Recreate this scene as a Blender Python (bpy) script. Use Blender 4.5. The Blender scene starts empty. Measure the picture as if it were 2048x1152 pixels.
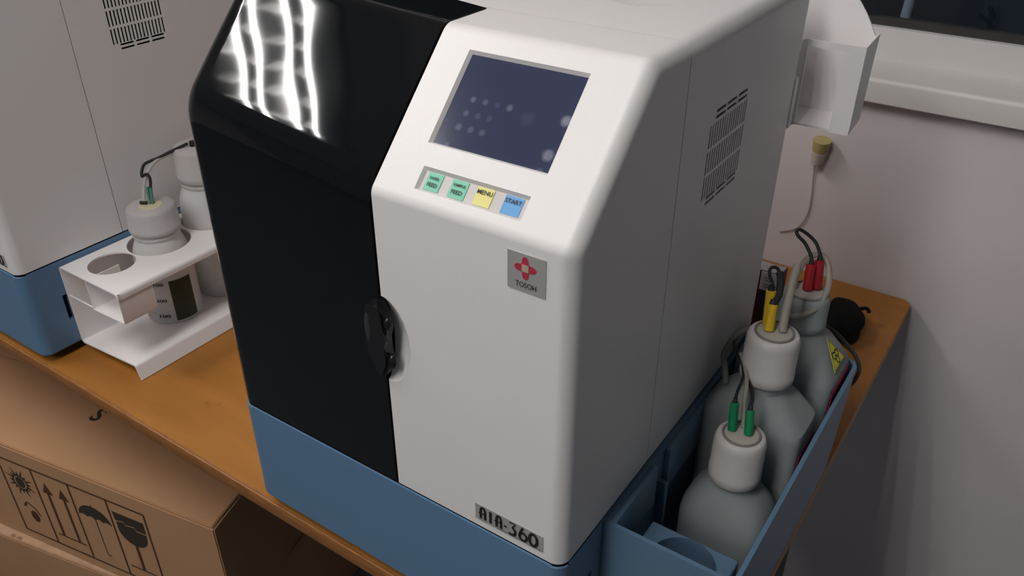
import bpy, bmesh, math, random
from mathutils import Vector, Matrix
random.seed(7)
PI = math.pi
SC = bpy.context.scene
COL = SC.collection

# ------------------------------------------------------------------ camera
def look(yaw, pitch):
    cy, sy, cp, sp = math.cos(yaw), math.sin(yaw), math.cos(pitch), math.sin(pitch)
    f = Vector((-sy*cp, cy*cp, sp)); r = Vector((cy, sy, 0)); u = r.cross(f)
    return Matrix((r, u, -f)).transposed().to_4x4()
cam_data = bpy.data.cameras.new('camera')
cam = bpy.data.objects.new('camera', cam_data); COL.objects.link(cam)
cam.matrix_world = Matrix.Translation((0.23159, -0.41402, 0.70953)) @ look(0.598, -0.5527)
cam_data.sensor_fit = 'HORIZONTAL'; cam_data.sensor_width = 36.0
cam_data.lens = 36.0*1689.4/2048
cam_data.clip_start = 0.01
SC.camera = cam

# ------------------------------------------------------------------ light and exposure
WORLD = bpy.data.worlds.new('night'); SC.world = WORLD; WORLD.use_nodes = True
WORLD.node_tree.nodes['Background'].inputs[0].default_value = (0.004, 0.006, 0.009, 1)
WORLD.node_tree.nodes['Background'].inputs[1].default_value = 1.0
TUBE = 62.0                    # radiance of the fluorescent tubes
SC.view_settings.view_transform = 'Standard'
SC.view_settings.look = 'None'
SC.view_settings.gamma = 1.0
SC.view_settings.use_curve_mapping = False
SC.view_settings.exposure = 0.0
SC.cycles.use_denoising = True
SC.cycles.max_bounces = 10
SC.cycles.transmission_bounces = 8
SC.cycles.sample_clamp_indirect = 4.0
LUMINAIRES = [(-1.525, -0.40), (-0.22, -0.95), (-0.33, -2.3)]  # the last is an added fill that brightens the analyzer front
CEIL = 1.95

# ------------------------------------------------------------------ materials
def srgb(r, g, b):
    f = lambda c: (c/255/12.92) if c/255 <= .04045 else ((c/255+.055)/1.055)**2.4
    return (f(r), f(g), f(b), 1)
def mat(name, col, rough=.5, spec=.5, metal=0, bump=0, bscale=200, var=0, vscale=8, coat=0, trans=0, ior=1.45,
        emit=None, estr=0, sub=0):
    m = bpy.data.materials.new(name); m.use_nodes = True
    nt = m.node_tree; b = nt.nodes['Principled BSDF']
    if len(col) == 3: col = (*col, 1)
    b.inputs['Base Color'].default_value = col
    b.inputs['Roughness'].default_value = rough
    b.inputs['Metallic'].default_value = metal
    b.inputs['Specular IOR Level'].default_value = spec
    b.inputs['IOR'].default_value = ior
    b.inputs['Coat Weight'].default_value = coat
    b.inputs['Coat Roughness'].default_value = .03
    b.inputs['Transmission Weight'].default_value = trans
    if emit:
        b.inputs['Emission Color'].default_value = (*emit[:3], 1); b.inputs['Emission Strength'].default_value = estr
    tc = nt.nodes.new('ShaderNodeTexCoord')
    if bump:
        n = nt.nodes.new('ShaderNodeTexNoise'); n.inputs['Scale'].default_value = bscale; n.inputs['Detail'].default_value = 3
        nt.links.new(tc.outputs['Object'], n.inputs['Vector'])
        bp = nt.nodes.new('ShaderNodeBump'); bp.inputs['Strength'].default_value = bump; bp.inputs['Distance'].default_value = .001
        nt.links.new(n.outputs['Fac'], bp.inputs['Height']); nt.links.new(bp.outputs['Normal'], b.inputs['Normal'])
    if var:
        n = nt.nodes.new('ShaderNodeTexNoise'); n.inputs['Scale'].default_value = vscale; n.inputs['Detail'].default_value = 5
        nt.links.new(tc.outputs['Object'], n.inputs['Vector'])
        rp = nt.nodes.new('ShaderNodeMapRange'); rp.inputs[1].default_value = .3; rp.inputs[2].default_value = .7
        rp.inputs[3].default_value = 1-var; rp.inputs[4].default_value = 1+var
        nt.links.new(n.outputs['Fac'], rp.inputs[0])
        mx = nt.nodes.new('ShaderNodeVectorMath'); mx.operation = 'SCALE'
        mx.inputs[0].default_value = col[:3]
        nt.links.new(rp.outputs[0], mx.inputs['Scale']); nt.links.new(mx.outputs[0], b.inputs['Base Color'])
    return m
M = {}
M['white'] = mat('white_paint', (.76, .735, .725), .38, .5, bump=.12, bscale=900)
M['white_plastic'] = mat('white_plastic', (.87, .835, .83), .35)
M['blue'] = mat('blue_plastic', (.102, .194, .322), .42, bump=.08, bscale=900)
M['tray_blue'] = mat('tray_blue_plastic', (.108, .190, .285), .38)
M['black_gloss'] = mat('black_gloss', (.004, .005, .006), .045, .42)
M['black_mid'] = mat('black_plastic', (.010, .010, .011), .22)
M['dark'] = mat('dark_void', (.006, .006, .007), .8, .1)
M['rubber'] = mat('black_rubber', (.012, .012, .013), .6)
M['silver'] = mat('silver_film', (.42, .41, .40), .35, .4, metal=.25)
M['red_print'] = mat('red_print', (.42, .03, .06), .5)
M['beige_print'] = mat('beige_print', (.42, .37, .28), .5)
M['black_print'] = mat('black_print', (.012, .011, .012), .55)
M['button_grey'] = mat('button_panel_grey', (.55, .51, .49), .35)
M['green_key'] = mat('green_key', (.16, .52, .36), .4)
M['yellow_key'] = mat('yellow_key', (.72, .66, .22), .4)
M['blue_key'] = mat('blue_key', (.10, .33, .64), .4)
M['frame_black'] = mat('display_border', (.008, .008, .012), .3)
M['hdpe'] = mat('frosted_plastic', (.47, .51, .51), .42, .4, trans=.45, ior=1.08)
M['hdpe_clear'] = mat('clear_frosted_plastic', (.88, .87, .86), .25, .5, trans=.38, ior=1.08)
M['cap'] = mat('cap_white', (.55, .52, .505), .4, .4)
M['cap_clear'] = mat('cap_translucent', (.80, .77, .76), .35, .5, trans=.5, ior=1.08)
M['disc'] = mat('cap_disc', (.42, .39, .355), .4)
M['ring'] = mat('grey_ring', (.20, .18, .165), .45)
M['green'] = mat('green_plug', (.004, .20, .075), .35)
M['yellow'] = mat('yellow_plug', (.62, .40, .015), .38)
M['red'] = mat('red_plug', (.33, .012, .018), .38)
M['teal'] = mat('teal_sleeve', (.06, .19, .15), .45)
M['hose'] = mat('clear_hose', (.52, .48, .42), .25, .5, trans=.5, ior=1.2)
M['hose_white'] = mat('milky_hose', (.62, .60, .56), .3, .5, trans=.4, ior=1.2)
M['pink'] = mat('pink_label', (.30, .008, .06), .5)
M['hazard'] = mat('hazard_yellow', (.60, .58, .06), .5)
M['green_label'] = mat('dark_green_label', (.028, .036, .016), .55)
M['wall'] = mat('wall_paint', (.66, .60, .605), .7, .3, bump=.15, bscale=60, var=.03, vscale=6)
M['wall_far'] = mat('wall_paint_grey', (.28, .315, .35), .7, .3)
M['sill'] = mat('sill_paint', (.66, .63, .60), .45, .4, var=.04, vscale=9)
M['frame'] = mat('window_frame_paint', (.64, .62, .61), .45)
M['gasket'] = mat('dark_gasket', (.035, .032, .03), .5)
M['ceiling'] = mat('ceiling_paint', (.70, .69, .67), .8, .2)
M['floor'] = mat('floor_vinyl', (.085, .095, .105), .5, var=.1)
M['card'] = mat('cardboard', (.46, .26, .14), .75, .2, bump=.1, bscale=120, var=.05, vscale=5)
M['card_edge'] = mat('cardboard_edge', (.44, .28, .175), .8, .2, var=.1, vscale=40)
M['card_dark'] = mat('cardboard_inside', (.26, .15, .085), .8, .2)
M['print_brown'] = mat('brown_print', (.085, .038, .02), .8, .2)
M['print_dark'] = mat('charcoal_print', (.045, .034, .026), .8, .2)
M['bag'] = mat('black_cloth', (.007, .007, .007), .85, .15, bump=.5, bscale=90)
M['plastic_bag'] = mat('black_bag_film', (.012, .013, .016), .3, .5)
M['bluewhite'] = mat('pale_blue_cloth', (.32, .36, .40), .7)
M['maroon'] = mat('maroon_card', (.075, .006, .010), .5)
M['label_white'] = mat('white_label', (.60, .58, .60), .5)
M['bung_yellow'] = mat('yellowed_rubber', (.42, .34, .14), .6, var=.08, vscale=60)
M['bung_white'] = mat('white_rubber', (.52, .46, .42), .6)
M['hose_dark'] = mat('dark_hose', (.055, .045, .035), .4)
M['hose_grey'] = mat('grey_hose', (.24, .23, .205), .3, .5, trans=.2, ior=1.2)
M['wire'] = mat('white_wire', (.42, .40, .385), .5)
M['steel'] = mat('dark_steel', (.010, .010, .010), .5)
M['fixture'] = mat('fixture_charcoal', (.008, .008, .009), .9, .1)
M['tube'] = mat('fluorescent_tube', (1, 1, 1), .5, emit=(1.0, .975, .95), estr=TUBE)
M['louvre'] = mat('louvre_metal', (.90, .90, .90), .45)
M['reflection_tint'] = mat('pale_reflection', (.55, .62, .70), .4)
M['yellow_edge'] = M['sill']

def wood(name, a, b, scale, vec):
    m = bpy.data.materials.new(name); m.use_nodes = True; nt = m.node_tree; p = nt.nodes['Principled BSDF']
    tc = nt.nodes.new('ShaderNodeTexCoord'); mp = nt.nodes.new('ShaderNodeMapping')
    mp.inputs['Scale'].default_value = vec
    n = nt.nodes.new('ShaderNodeTexNoise'); n.inputs['Scale'].default_value = scale; n.inputs['Detail'].default_value = 6; n.inputs['Distortion'].default_value = .6
    r = nt.nodes.new('ShaderNodeValToRGB'); r.color_ramp.elements[0].position = .3; r.color_ramp.elements[1].position = .72
    r.color_ramp.elements[0].color = (*a, 1); r.color_ramp.elements[1].color = (*b, 1)
    L = nt.links.new
    L(tc.outputs['Object'], mp.inputs['Vector']); L(mp.outputs[0], n.inputs['Vector']); L(n.outputs['Fac'], r.inputs[0])
    # small dark stains
    v = nt.nodes.new('ShaderNodeTexNoise'); v.inputs['Scale'].default_value = 16; v.inputs['Detail'].default_value = 4
    L(tc.outputs['Object'], v.inputs['Vector'])
    g = nt.nodes.new('ShaderNodeMapRange'); g.inputs[1].default_value = .66; g.inputs[2].default_value = .76
    L(v.outputs['Fac'], g.inputs[0])
    mx = nt.nodes.new('ShaderNodeMix'); mx.data_type = 'RGBA'
    L(g.outputs[0], mx.inputs[0]); L(r.outputs[0], mx.inputs[6]); mx.inputs[7].default_value = (a[0]*.45, a[1]*.4, a[2]*.4, 1)
    L(mx.outputs[2], p.inputs['Base Color']); p.inputs['Roughness'].default_value = .42; p.inputs['Specular IOR Level'].default_value = .35
    return m
M['wood'] = wood('orange_wood', (.31, .125, .022), (.40, .165, .032), 3, (2, 9, 2))
M['wood_edge'] = wood('worn_wood_edge', (.22, .085, .022), (.33, .14, .04), 12, (3, 20, 20))

def display_mat():
    """dark blue glass with finger smudges (spots with a shape of their own)"""
    m = mat('display_glass', (.05, .056, .105), .12, .16); nt = m.node_tree; p = nt.nodes['Principled BSDF']; L = nt.links.new
    tc = nt.nodes.new('ShaderNodeTexCoord')
    spots = [(.20,.53,.022,.30),(.30,.53,.022,.24),(.40,.53,.022,.08),(.50,.53,.024,.30),
             (.19,.39,.022,.24),(.29,.39,.022,.12),(.385,.39,.022,.10),
             (.18,.25,.026,.26),(.28,.25,.024,.22),(.375,.25,.024,.20),
             (.15,.06,.02,.16),(.935,.53,.038,.62),(.91,.20,.040,.55),(.895,.03,.035,.25),(.66,.47,.05,.05)]
    prev = None
    nz = nt.nodes.new('ShaderNodeTexNoise'); nz.inputs['Scale'].default_value = 420; L(tc.outputs['Object'], nz.inputs['Vector'])
    for (u, v, r, s) in spots:
        d = nt.nodes.new('ShaderNodeVectorMath'); d.operation = 'DISTANCE'
        d.inputs[1].default_value = (u*SCR_W, v*SCR_H, 0); L(tc.outputs['Object'], d.inputs[0])
        g = nt.nodes.new('ShaderNodeMapRange'); g.interpolation_type = 'SMOOTHSTEP'
        g.inputs[1].default_value = r*SCR_W*1.35; g.inputs[2].default_value = r*SCR_W*.45; g.inputs[3].default_value = 0; g.inputs[4].default_value = s*.62
        L(d.outputs['Value'], g.inputs[0])
        if prev is None: prev = g.outputs[0]
        else:
            a = nt.nodes.new('ShaderNodeMath'); a.operation = 'MAXIMUM'; L(prev, a.inputs[0]); L(g.outputs[0], a.inputs[1]); prev = a.outputs[0]
    ml = nt.nodes.new('ShaderNodeMath'); ml.operation = 'MULTIPLY'; L(prev, ml.inputs[0]); 
    ad = nt.nodes.new('ShaderNodeMath'); ad.operation = 'ADD'; ad.inputs[1].default_value = .45; L(nz.outputs['Fac'], ad.inputs[0]); L(ad.outputs[0], ml.inputs[1])
    mx = nt.nodes.new('ShaderNodeMix'); mx.data_type = 'RGBA'
    mx.inputs[6].default_value = (.036, .042, .080, 1); mx.inputs[7].default_value = (.46, .47, .56, 1)
    L(ml.outputs[0], mx.inputs[0]); L(mx.outputs[2], p.inputs['Base Color'])
    return m

# ------------------------------------------------------------------ object helpers
def root(name, base, label=None, cat=None, group=None, kind=None):
    o = bpy.data.objects.new(name, None); COL.objects.link(o); o.location = base
    o.empty_display_size = .05
    props(o, label, cat, group, kind); return o
def props(o, label=None, cat=None, group=None, kind=None):
    if label: o['label'] = label
    if cat: o['category'] = cat
    if group: o['group'] = group
    if kind: o['kind'] = kind
def wloc(o):
    v = Vector((0, 0, 0))
    while o: v += o.location; o = o.parent
    return v
def link(name, me, m, parent=None, loc=None, smooth=None):
    """mesh in world coordinates -> object whose own origin is its parent's (or loc)"""
    base = wloc(parent) if parent else Vector(loc or (0, 0, 0))
    me.transform(Matrix.Translation(-base))
    if m: me.materials.append(m)
    if smooth is not None:
        for p in me.polygons: p.use_smooth = True
        me.set_sharp_from_angle(angle=smooth)
    o = bpy.data.objects.new(name, me); COL.objects.link(o)
    if parent: o.parent = parent
    else: o.location = base
    return o
def obj(name, bm, m, parent=None, loc=None, smooth=math.radians(32)):
    bmesh.ops.recalc_face_normals(bm, faces=bm.faces)
    me = bpy.data.meshes.new(name); bm.to_mesh(me); bm.free()
    return link(name, me, m, parent, loc, smooth)
def box(bm, x0, x1, y0, y1, z0, z1):
    v = [bm.verts.new((x, y, z)) for x in (x0, x1) for y in (y0, y1) for z in (z0, z1)]
    for q in ((0,1,3,2),(4,6,7,5),(0,4,5,1),(2,3,7,6),(0,2,6,4),(1,5,7,3)): bm.faces.new([v[i] for i in q])
    return v
def bbox(x0, x1, y0, y1, z0, z1, bev=0, seg=2):
    bm = bmesh.new(); box(bm, x0, x1, y0, y1, z0, z1)
    if bev: bmesh.ops.bevel(bm, geom=bm.edges[:], offset=bev, segments=seg, affect='EDGES', profile=.5)
    return bm
def fillet(pts, rad, seg=6):
    out = []; n = len(pts)
    for i, p in enumerate(pts):
        r = rad[i] if isinstance(rad, (list, tuple)) else rad
        if not r: out.append(tuple(p)); continue
        a, b, c = Vector(pts[i-1]), Vector(p), Vector(pts[(i+1) % n])
        d1 = (a-b).normalized(); d2 = (c-b).normalized(); ang = d1.angle(d2)
        t = r/math.tan(ang/2); cen = b+(d1+d2).normalized()*(r/math.sin(ang/2))
        s = b+d1*t; e = b+d2*t; v0 = s-cen; v1 = e-cen
        th = v0.angle_signed(v1)
        for k in range(seg+1):
            f = th*k/seg; c_, s_ = math.cos(-f), math.sin(-f)
            # angle_signed is clockwise-positive in 2D
            w = Vector((v0.x*c_-v0.y*s_, v0.x*s_+v0.y*c_))
            out.append(tuple(cen+w))
    return out
def prism(bm, poly, ax, a, b):
    def P(p, t):
        if ax == 'x': return (t, p[0], p[1])
        if ax == 'y': return (p[0], t, p[1])
        return (p[0], p[1], t)
    A = [bm.verts.new(P(p, a)) for p in poly]; B = [bm.verts.new(P(p, b)) for p in poly]
    n = len(poly); bm.faces.new(A); bm.faces.new(B[::-1])
    for i in range(n): bm.faces.new((A[i], B[i], B[(i+1) % n], A[(i+1) % n]))
    return A, B
def strip(pts, t):
    """closed outline of a bent sheet following the open polyline pts"""
    L, R_ = [], []
    for i, p in enumerate(pts):
        p = Vector(p); d = Vector((0, 0))
        ns = []
        if i > 0: e = (p-Vector(pts[i-1])).normalized(); ns.append(Vector((-e.y, e.x)))
        if i < len(pts)-1: e = (Vector(pts[i+1])-p).normalized(); ns.append(Vector((-e.y, e.x)))
        n = sum(ns, Vector((0, 0))).normalized(); k = 1/max(.3, n.dot(ns[0]))
        L.append(tuple(p+n*t/2*k)); R_.append(tuple(p-n*t/2*k))
    return L+R_[::-1]
def openfillet(pts, r, seg=4):
    n = len(pts); f = fillet(pts, [0]+[r]*(n-2)+[0], seg); return f
def lathe(bm, prof, c, seg=32, cap=True):
    rings = []
    for r, z in prof:
        rings.append([bm.verts.new((c[0]+r*math.cos(2*PI*k/seg), c[1]+r*math.sin(2*PI*k/seg), c[2]+z)) for k in range(seg)])
    for a, b in zip(rings, rings[1:]):
        for k in range(seg): bm.faces.new((a[k], a[(k+1) % seg], b[(k+1) % seg], b[k]))
    if cap: bm.faces.new(rings[0][::-1]); bm.faces.new(rings[-1])
    return rings
def loft(bm, secs, c, seg=40, rot=0):
    """superellipse sections (z, w, d, n)"""
    rings = []
    for z, w, d, n in secs:
        ring = []
        for k in range(seg):
            t = 2*PI*(k+.5)/seg; ct, st = math.cos(t), math.sin(t)
            x = abs(ct)**(2/n)*math.copysign(1, ct)*w/2; y = abs(st)**(2/n)*math.copysign(1, st)*d/2
            ring.append(bm.verts.new((c[0]+x*math.cos(rot)-y*math.sin(rot), c[1]+x*math.sin(rot)+y*math.cos(rot), c[2]+z)))
        rings.append(ring)
    for a, b in zip(rings, rings[1:]):
        for k in range(seg): bm.faces.new((a[k], a[(k+1) % seg], b[(k+1) % seg], b[k]))
    bm.faces.new(rings[0][::-1]); bm.faces.new(rings[-1])
def catmull(pts, sub=6):
    P = [Vector(p) for p in pts]; out = []
    for i in range(len(P)-1):
        p0 = P[max(i-1, 0)]; p1 = P[i]; p2 = P[i+1]; p3 = P[min(i+2, len(P)-1)]
        for k in range(sub):
            t = k/sub
            out.append(.5*((2*p1)+(-p0+p2)*t+(2*p0-5*p1+4*p2-p3)*t*t+(-p0+3*p1-3*p2+p3)*t**3))
    out.append(P[-1]); return out
def tube(bm, pts, r, seg=10, sub=6, smooth=True):
    P = catmull(pts, sub) if smooth else [Vector(p) for p in pts]
    rings = []; prev = None
    for i, p in enumerate(P):
        d = (P[min(i+1, len(P)-1)]-P[max(i-1, 0)]).normalized()
        if prev is None: u = d.orthogonal().normalized()
        else: u = (prev-d*prev.dot(d)).normalized()
        prev = u; v = d.cross(u); rr = r(i/(len(P)-1)) if callable(r) else r
        rings.append([bm.verts.new(p+(u*math.cos(2*PI*k/seg)+v*math.sin(2*PI*k/seg))*rr) for k in range(seg)])
    for a, b in zip(rings, rings[1:]):
        for k in range(seg): bm.faces.new((a[k], a[(k+1) % seg], b[(k+1) % seg], b[k]))
    bm.faces.new(rings[0][::-1]); bm.faces.new(rings[-1])
def rod(bm, a, b, r0, r1=None, seg=14, bev=0):
    a, b = Vector(a), Vector(b); r1 = r0 if r1 is None else r1
    if bev:
        d = (b-a).normalized()*bev
        pts = [(a, r0-bev), (a+d, r0), (b-d, r1), (b, r1-bev)]
    else: pts = [(a, r0), (b, r1)]
    d = (b-a).normalized(); u = d.orthogonal().normalized(); v = d.cross(u); rings = []
    for p, r in pts: rings.append([bm.verts.new(p+(u*math.cos(2*PI*k/seg)+v*math.sin(2*PI*k/seg))*r) for k in range(seg)])
    for x, y in zip(rings, rings[1:]):
        for k in range(seg): bm.faces.new((x[k], x[(k+1) % seg], y[(k+1) % seg], y[k]))
    bm.faces.new(rings[0][::-1]); bm.faces.new(rings[-1])
def sphere(bm, c, r, seg=20, sc=(1, 1, 1), fn=None):
    g = bmesh.ops.create_uvsphere(bm, u_segments=seg, v_segments=seg//2, radius=1)
    for v in g['verts']:
        if fn: v.co *= fn(v.co.copy())
        v.co = Vector((c[0]+v.co.x*r*sc[0], c[1]+v.co.y*r*sc[1], c[2]+v.co.z*r*sc[2]))
    return g['verts']
def boolean(o, bm_cut):
    """cut a shape out of o (mesh evaluated, cutter removed)"""
    bmesh.ops.recalc_face_normals(bm_cut, faces=bm_cut.faces)
    me = bpy.data.meshes.new('cut'); bm_cut.to_mesh(me); bm_cut.free()
    c = bpy.data.objects.new('cut', me); COL.objects.link(c)
    c.location = -(-wloc(o)) * 0
    o.modifiers.clear()
    md = o.modifiers.new('cut', 'BOOLEAN'); md.operation = 'DIFFERENCE'; md.solver = 'EXACT'; md.object = c
    bpy.context.view_layer.update()
    ev = o.evaluated_get(bpy.context.evaluated_depsgraph_get())
    new = bpy.data.meshes.new_from_object(ev)
    o.modifiers.clear(); o.data = new
    bpy.data.objects.remove(c)
    for p in new.polygons: p.use_smooth = True
    new.set_sharp_from_angle(angle=math.radians(32))
    if not o.modifiers: wn = o.modifiers.new('normals', 'WEIGHTED_NORMAL'); wn.keep_sharp = True
def plane_fn(o, xd, yd):
    o, xd, yd = Vector(o), Vector(xd).normalized(), Vector(yd).normalized(); n = xd.cross(yd)
    return lambda u, v, h=0: o+xd*u+yd*v+n*h
def flat(bm, fn, poly, h=.0003, t=.0003):
    """thin flat print: polygon given in plane coordinates"""
    A = [bm.verts.new(fn(u, v, h)) for u, v in poly]
    B = [bm.verts.new(fn(u, v, h-t)) for u, v in poly]
    n = len(poly); bm.faces.new(A); bm.faces.new(B[::-1])
    for i in range(n): bm.faces.new((A[i], A[(i+1) % n], B[(i+1) % n], B[i]))
def ribbon(bm, fn, pts, w, h=.0003, closed=False):
    """stroke of width w along pts"""
    P = [Vector(p) for p in pts]
    if closed: P = P+[P[0]]
    L, R_ = [], []
    for i, p in enumerate(P):
        if closed and i in (0, len(P)-1): d = (P[1]-P[-2])
        else: d = P[min(i+1, len(P)-1)]-P[max(i-1, 0)]
        d.normalize(); n = Vector((-d.y, d.x))
        L.append(bm.verts.new(fn(*(p+n*w/2), h))); R_.append(bm.verts.new(fn(*(p-n*w/2), h)))
    for i in range(len(P)-1): bm.faces.new((L[i], R_[i], R_[i+1], L[i+1]))
def text(name, body, fn, x, y, w, hgt, m, parent, bold=0.0):
    """lettering fitted into the box x..x+w, y..y+hgt of plane fn"""
    c = bpy.data.curves.new('t', 'FONT'); c.body = body; c.size = 1; c.offset = bold; c.resolution_u = 3
    o = bpy.data.objects.new('t', c); COL.objects.link(o); bpy.context.view_layer.update()
    me = bpy.data.meshes.new_from_object(o.evaluated_get(bpy.context.evaluated_depsgraph_get()))
    bpy.data.objects.remove(o)
    xs = [v.co.x for v in me.vertices]; ys = [v.co.y for v in me.vertices]
    sx = w/(max(xs)-min(xs)); sy = hgt/(max(ys)-min(ys)); x0, y0 = min(xs), min(ys)
    for v in me.vertices: v.co = fn(x+(v.co.x-x0)*sx, y+(v.co.y-y0)*sy, .0006)
    me.materials.clear()
    return link(name, me, m, parent)

# ------------------------------------------------------------------ the room (setting)
def struct(name, bm, m, smooth=math.radians(32)):
    o = obj(name, bm, m, smooth=smooth); o['kind'] = 'structure'; return o
FL = -.75
WY = .857
struct('floor', bbox(-4.0, 2.6, -3.8, WY+.16, FL-.1, FL), M['floor'])
struct('ceiling', bbox(-4.0, 2.6, -3.8, WY+.16, CEIL, CEIL+.1), M['ceiling'])
struct('wall_left', bbox(-4.1, -4.0, -3.8, WY+.16, FL, CEIL), M['wall'])
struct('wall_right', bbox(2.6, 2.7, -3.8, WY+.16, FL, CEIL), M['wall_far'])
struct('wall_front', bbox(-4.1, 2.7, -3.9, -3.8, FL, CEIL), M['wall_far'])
SILL_T, SILL_B, SILL_Y = .3360, .3010, .8385
WX0, WX1, WZ1 = -1.6, 1.7, 1.35
bm = bmesh.new()
box(bm, -4.0, 2.6, WY, WY+.16, FL, SILL_B)
box(bm, -4.0, WX0, WY, WY+.16, SILL_B, CEIL); box(bm, WX1, 2.6, WY, WY+.16, SILL_B, CEIL)
box(bm, WX0, WX1, WY, WY+.16, WZ1, CEIL)
struct('wall_back', bm, M['wall'])
bm = bmesh.new()
prism(bm, fillet([(SILL_Y, SILL_B), (WY+.16, SILL_B), (WY+.16, SILL_T), (SILL_Y, SILL_T)], [.002, 0, 0, .006], 5), 'x', WX0, WX1)
struct('trim_1', bm, M['sill'])                                  # window sill slab
fy = .942; FZ = .3815
bm = bmesh.new()
for (x0, x1, z0, z1) in ((WX0, WX1, SILL_T, FZ), (WX0, WX1, WZ1-.05, WZ1), (WX0, WX0+.05, FZ, WZ1-.05), (WX1-.05, WX1, FZ, WZ1-.05)):
    box(bm, x0, x1, fy, fy+.045, z0, z1)
win = struct('window_1', bm, M['frame'])
bm = bmesh.new(); box(bm, WX0+.05, WX1-.05, fy+.012, fy+.030, FZ, FZ+.011)
obj('gasket', bm, M['gasket'], win)
M['glass'] = mat('window_glass', (.9, .95, 1), .02, .5, trans=1.0, ior=1.45)
obj('pane', bbox(WX0+.045, WX1-.045, fy+.018, fy+.023, FZ-.002, WZ1-.045), M['glass'], win)
# pale rod added outside, imitating a reflection in the window glass
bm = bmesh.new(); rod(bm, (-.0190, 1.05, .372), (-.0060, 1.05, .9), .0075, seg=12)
o = obj('reflection_rod', bm, M['reflection_tint'], loc=(-.019, 1.05, .372))
props(o, 'pale rod behind the dark window glass, standing in for a reflection', 'reflection')

# ------------------------------------------------------------------ ceiling luminaires
def luminaire(cx, cy, label):
    t = root('ceiling_light', (cx, cy, CEIL), label, 'ceiling light', 'fluorescent louvre lights on the ceiling')
    hw, hl, h = .225, .62, .085
    bm = bmesh.new(); box(bm, cx-hw, cx+hw, cy-hl, cy+hl, CEIL-.018, CEIL)
    for s in (-1, 1):
        box(bm, cx+s*hw-.004, cx+s*hw+.004, cy-hl, cy+hl, CEIL-.05, CEIL-.018)
        box(bm, cx-hw, cx+hw, cy+s*hl-.004, cy+s*hl+.004, CEIL-.05, CEIL-.018)
    obj('housing', bm, M['fixture'], t)
    for k in range(4):
        x = cx+(k-1.5)*.097
        bm = bmesh.new(); rod(bm, (x, cy-hl+.05, CEIL-.062), (x, cy+hl-.05, CEIL-.062), .0105, seg=10)
        obj('tube', bm, M['tube'], t)
        for s in (-1, 1): obj('lamp_holder', bbox(x-.012, x+.012, cy+s*(hl-.038)-.010, cy+s*(hl-.038)+.010, CEIL-.078, CEIL-.017), M['fixture'], t)
        nb = 13
        for j in range(nb):
            y = cy-hl+.06+.0855*(j+.5)
            if j == 0: blade = obj('louvre_blade', bbox(x-.062, x-.018, y-.0025, y+.0025, CEIL-.085, CEIL-.03), M['louvre'], t)
            else: c = blade.copy(); COL.objects.link(c); c.location = (0, .0855*j, 0)
    return t
LL = ['louvred four-tube ceiling light up to the left of the analyzers', 'louvred four-tube ceiling light above the front of the table',
      'louvred four-tube fill light added out of view behind the camera']
for (x, y), l in zip(LUMINAIRES, LL): luminaire(x, y, l)

# ------------------------------------------------------------------ the table
TX1 = .1225
tb = root('table', (-1.0, .43, FL), 'orange wooden table with worn edge carrying both white analyzers', 'table')
TZ = -.0205
bm = bmesh.new()
prism(bm, fillet([(-2.6, 0.0045), (TX1, 0.0045), (TX1, .854), (-2.6, .854)], [0, .012, .012, 0], 5), 'z', TZ, 0)
es = [e for e in bm.edges if all(abs(v.co.z) < 1e-6 for v in e.verts)]
bmesh.ops.bevel(bm, geom=es, offset=.0015, segments=2, affect='EDGES')
obj('tabletop', bm, M['wood'], tb)
bm = bbox(-2.6, TX1-.010, 0.0003, .0045, TZ, -.0006, .0012, 2)
obj('edge_strip', bm, M['wood_edge'], tb)
obj('end_panel', bbox(.045, .075, .06, .60, FL, TZ-.0005, .002), M['steel'], tb)
obj('end_panel', bbox(-2.5, -2.47, .06, .60, FL, TZ-.0005, .002), M['steel'], tb)
obj('rail', bbox(-2.47, .045, .56, .58, -.16, TZ-.0005), M['steel'], tb)

# ------------------------------------------------------------------ the analyzer
W, D, H, ZB, Z0, XS, YS, Z1, Y2 = .398, .4285, .5437, .1446, .0121, -.1792, .1542, .4420, .0982
SL = Vector((0, Y2, H-Z1)); SLL = SL.length; SD = SL.normalized(); SN = Vector((0, -SD.z, SD.y))
slope = plane_fn((0, 0, Z1), (1, 0, 0), SD)          # u = x, v = along the slope
SCX0, SCX1, SCV0, SCV1 = -.1491, -.0415, .3161*SLL, .8911*SLL
SCR_W, SCR_H = SCX1-SCX0, SCV1-SCV0
M['display'] = display_mat()
front = plane_fn((0, 0, 0), (1, 0, 0), (0, 0, 1))    # u = x, v = z, normal towards -y

def rounded_plan(x0, x1, y0, y1, rl, rr, rb=.008):
    return fillet([(x0, y0), (x1, y0), (x1, y1), (x0, y1)], [rl, rr, rb, rb], 8)
def slope_box(bm, u0, u1, v0, v1, h0, h1, inset=0):
    a = [bm.verts.new(slope(u, v, h1)) for u, v in ((u0, v0), (u1, v0), (u1, v1), (u0, v1))]
    b = [bm.verts.new(slope(u, v, h0)) for u, v in ((u0+inset, v0+inset), (u1-inset, v0+inset), (u1-inset, v1-inset), (u0+inset, v1-inset))]
    bm.faces.new(a); bm.faces.new(b[::-1])
    for i in range(4): bm.faces.new((a[i], b[i], b[(i+1) % 4], a[(i+1) % 4]))

an = root('immunoassay_analyzer', (-.2, .21, 0), 'white bench analyzer with tilted screen and glossy black door, nearest the camera', 'analyzer', 'white bench analyzers on the table')
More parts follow.
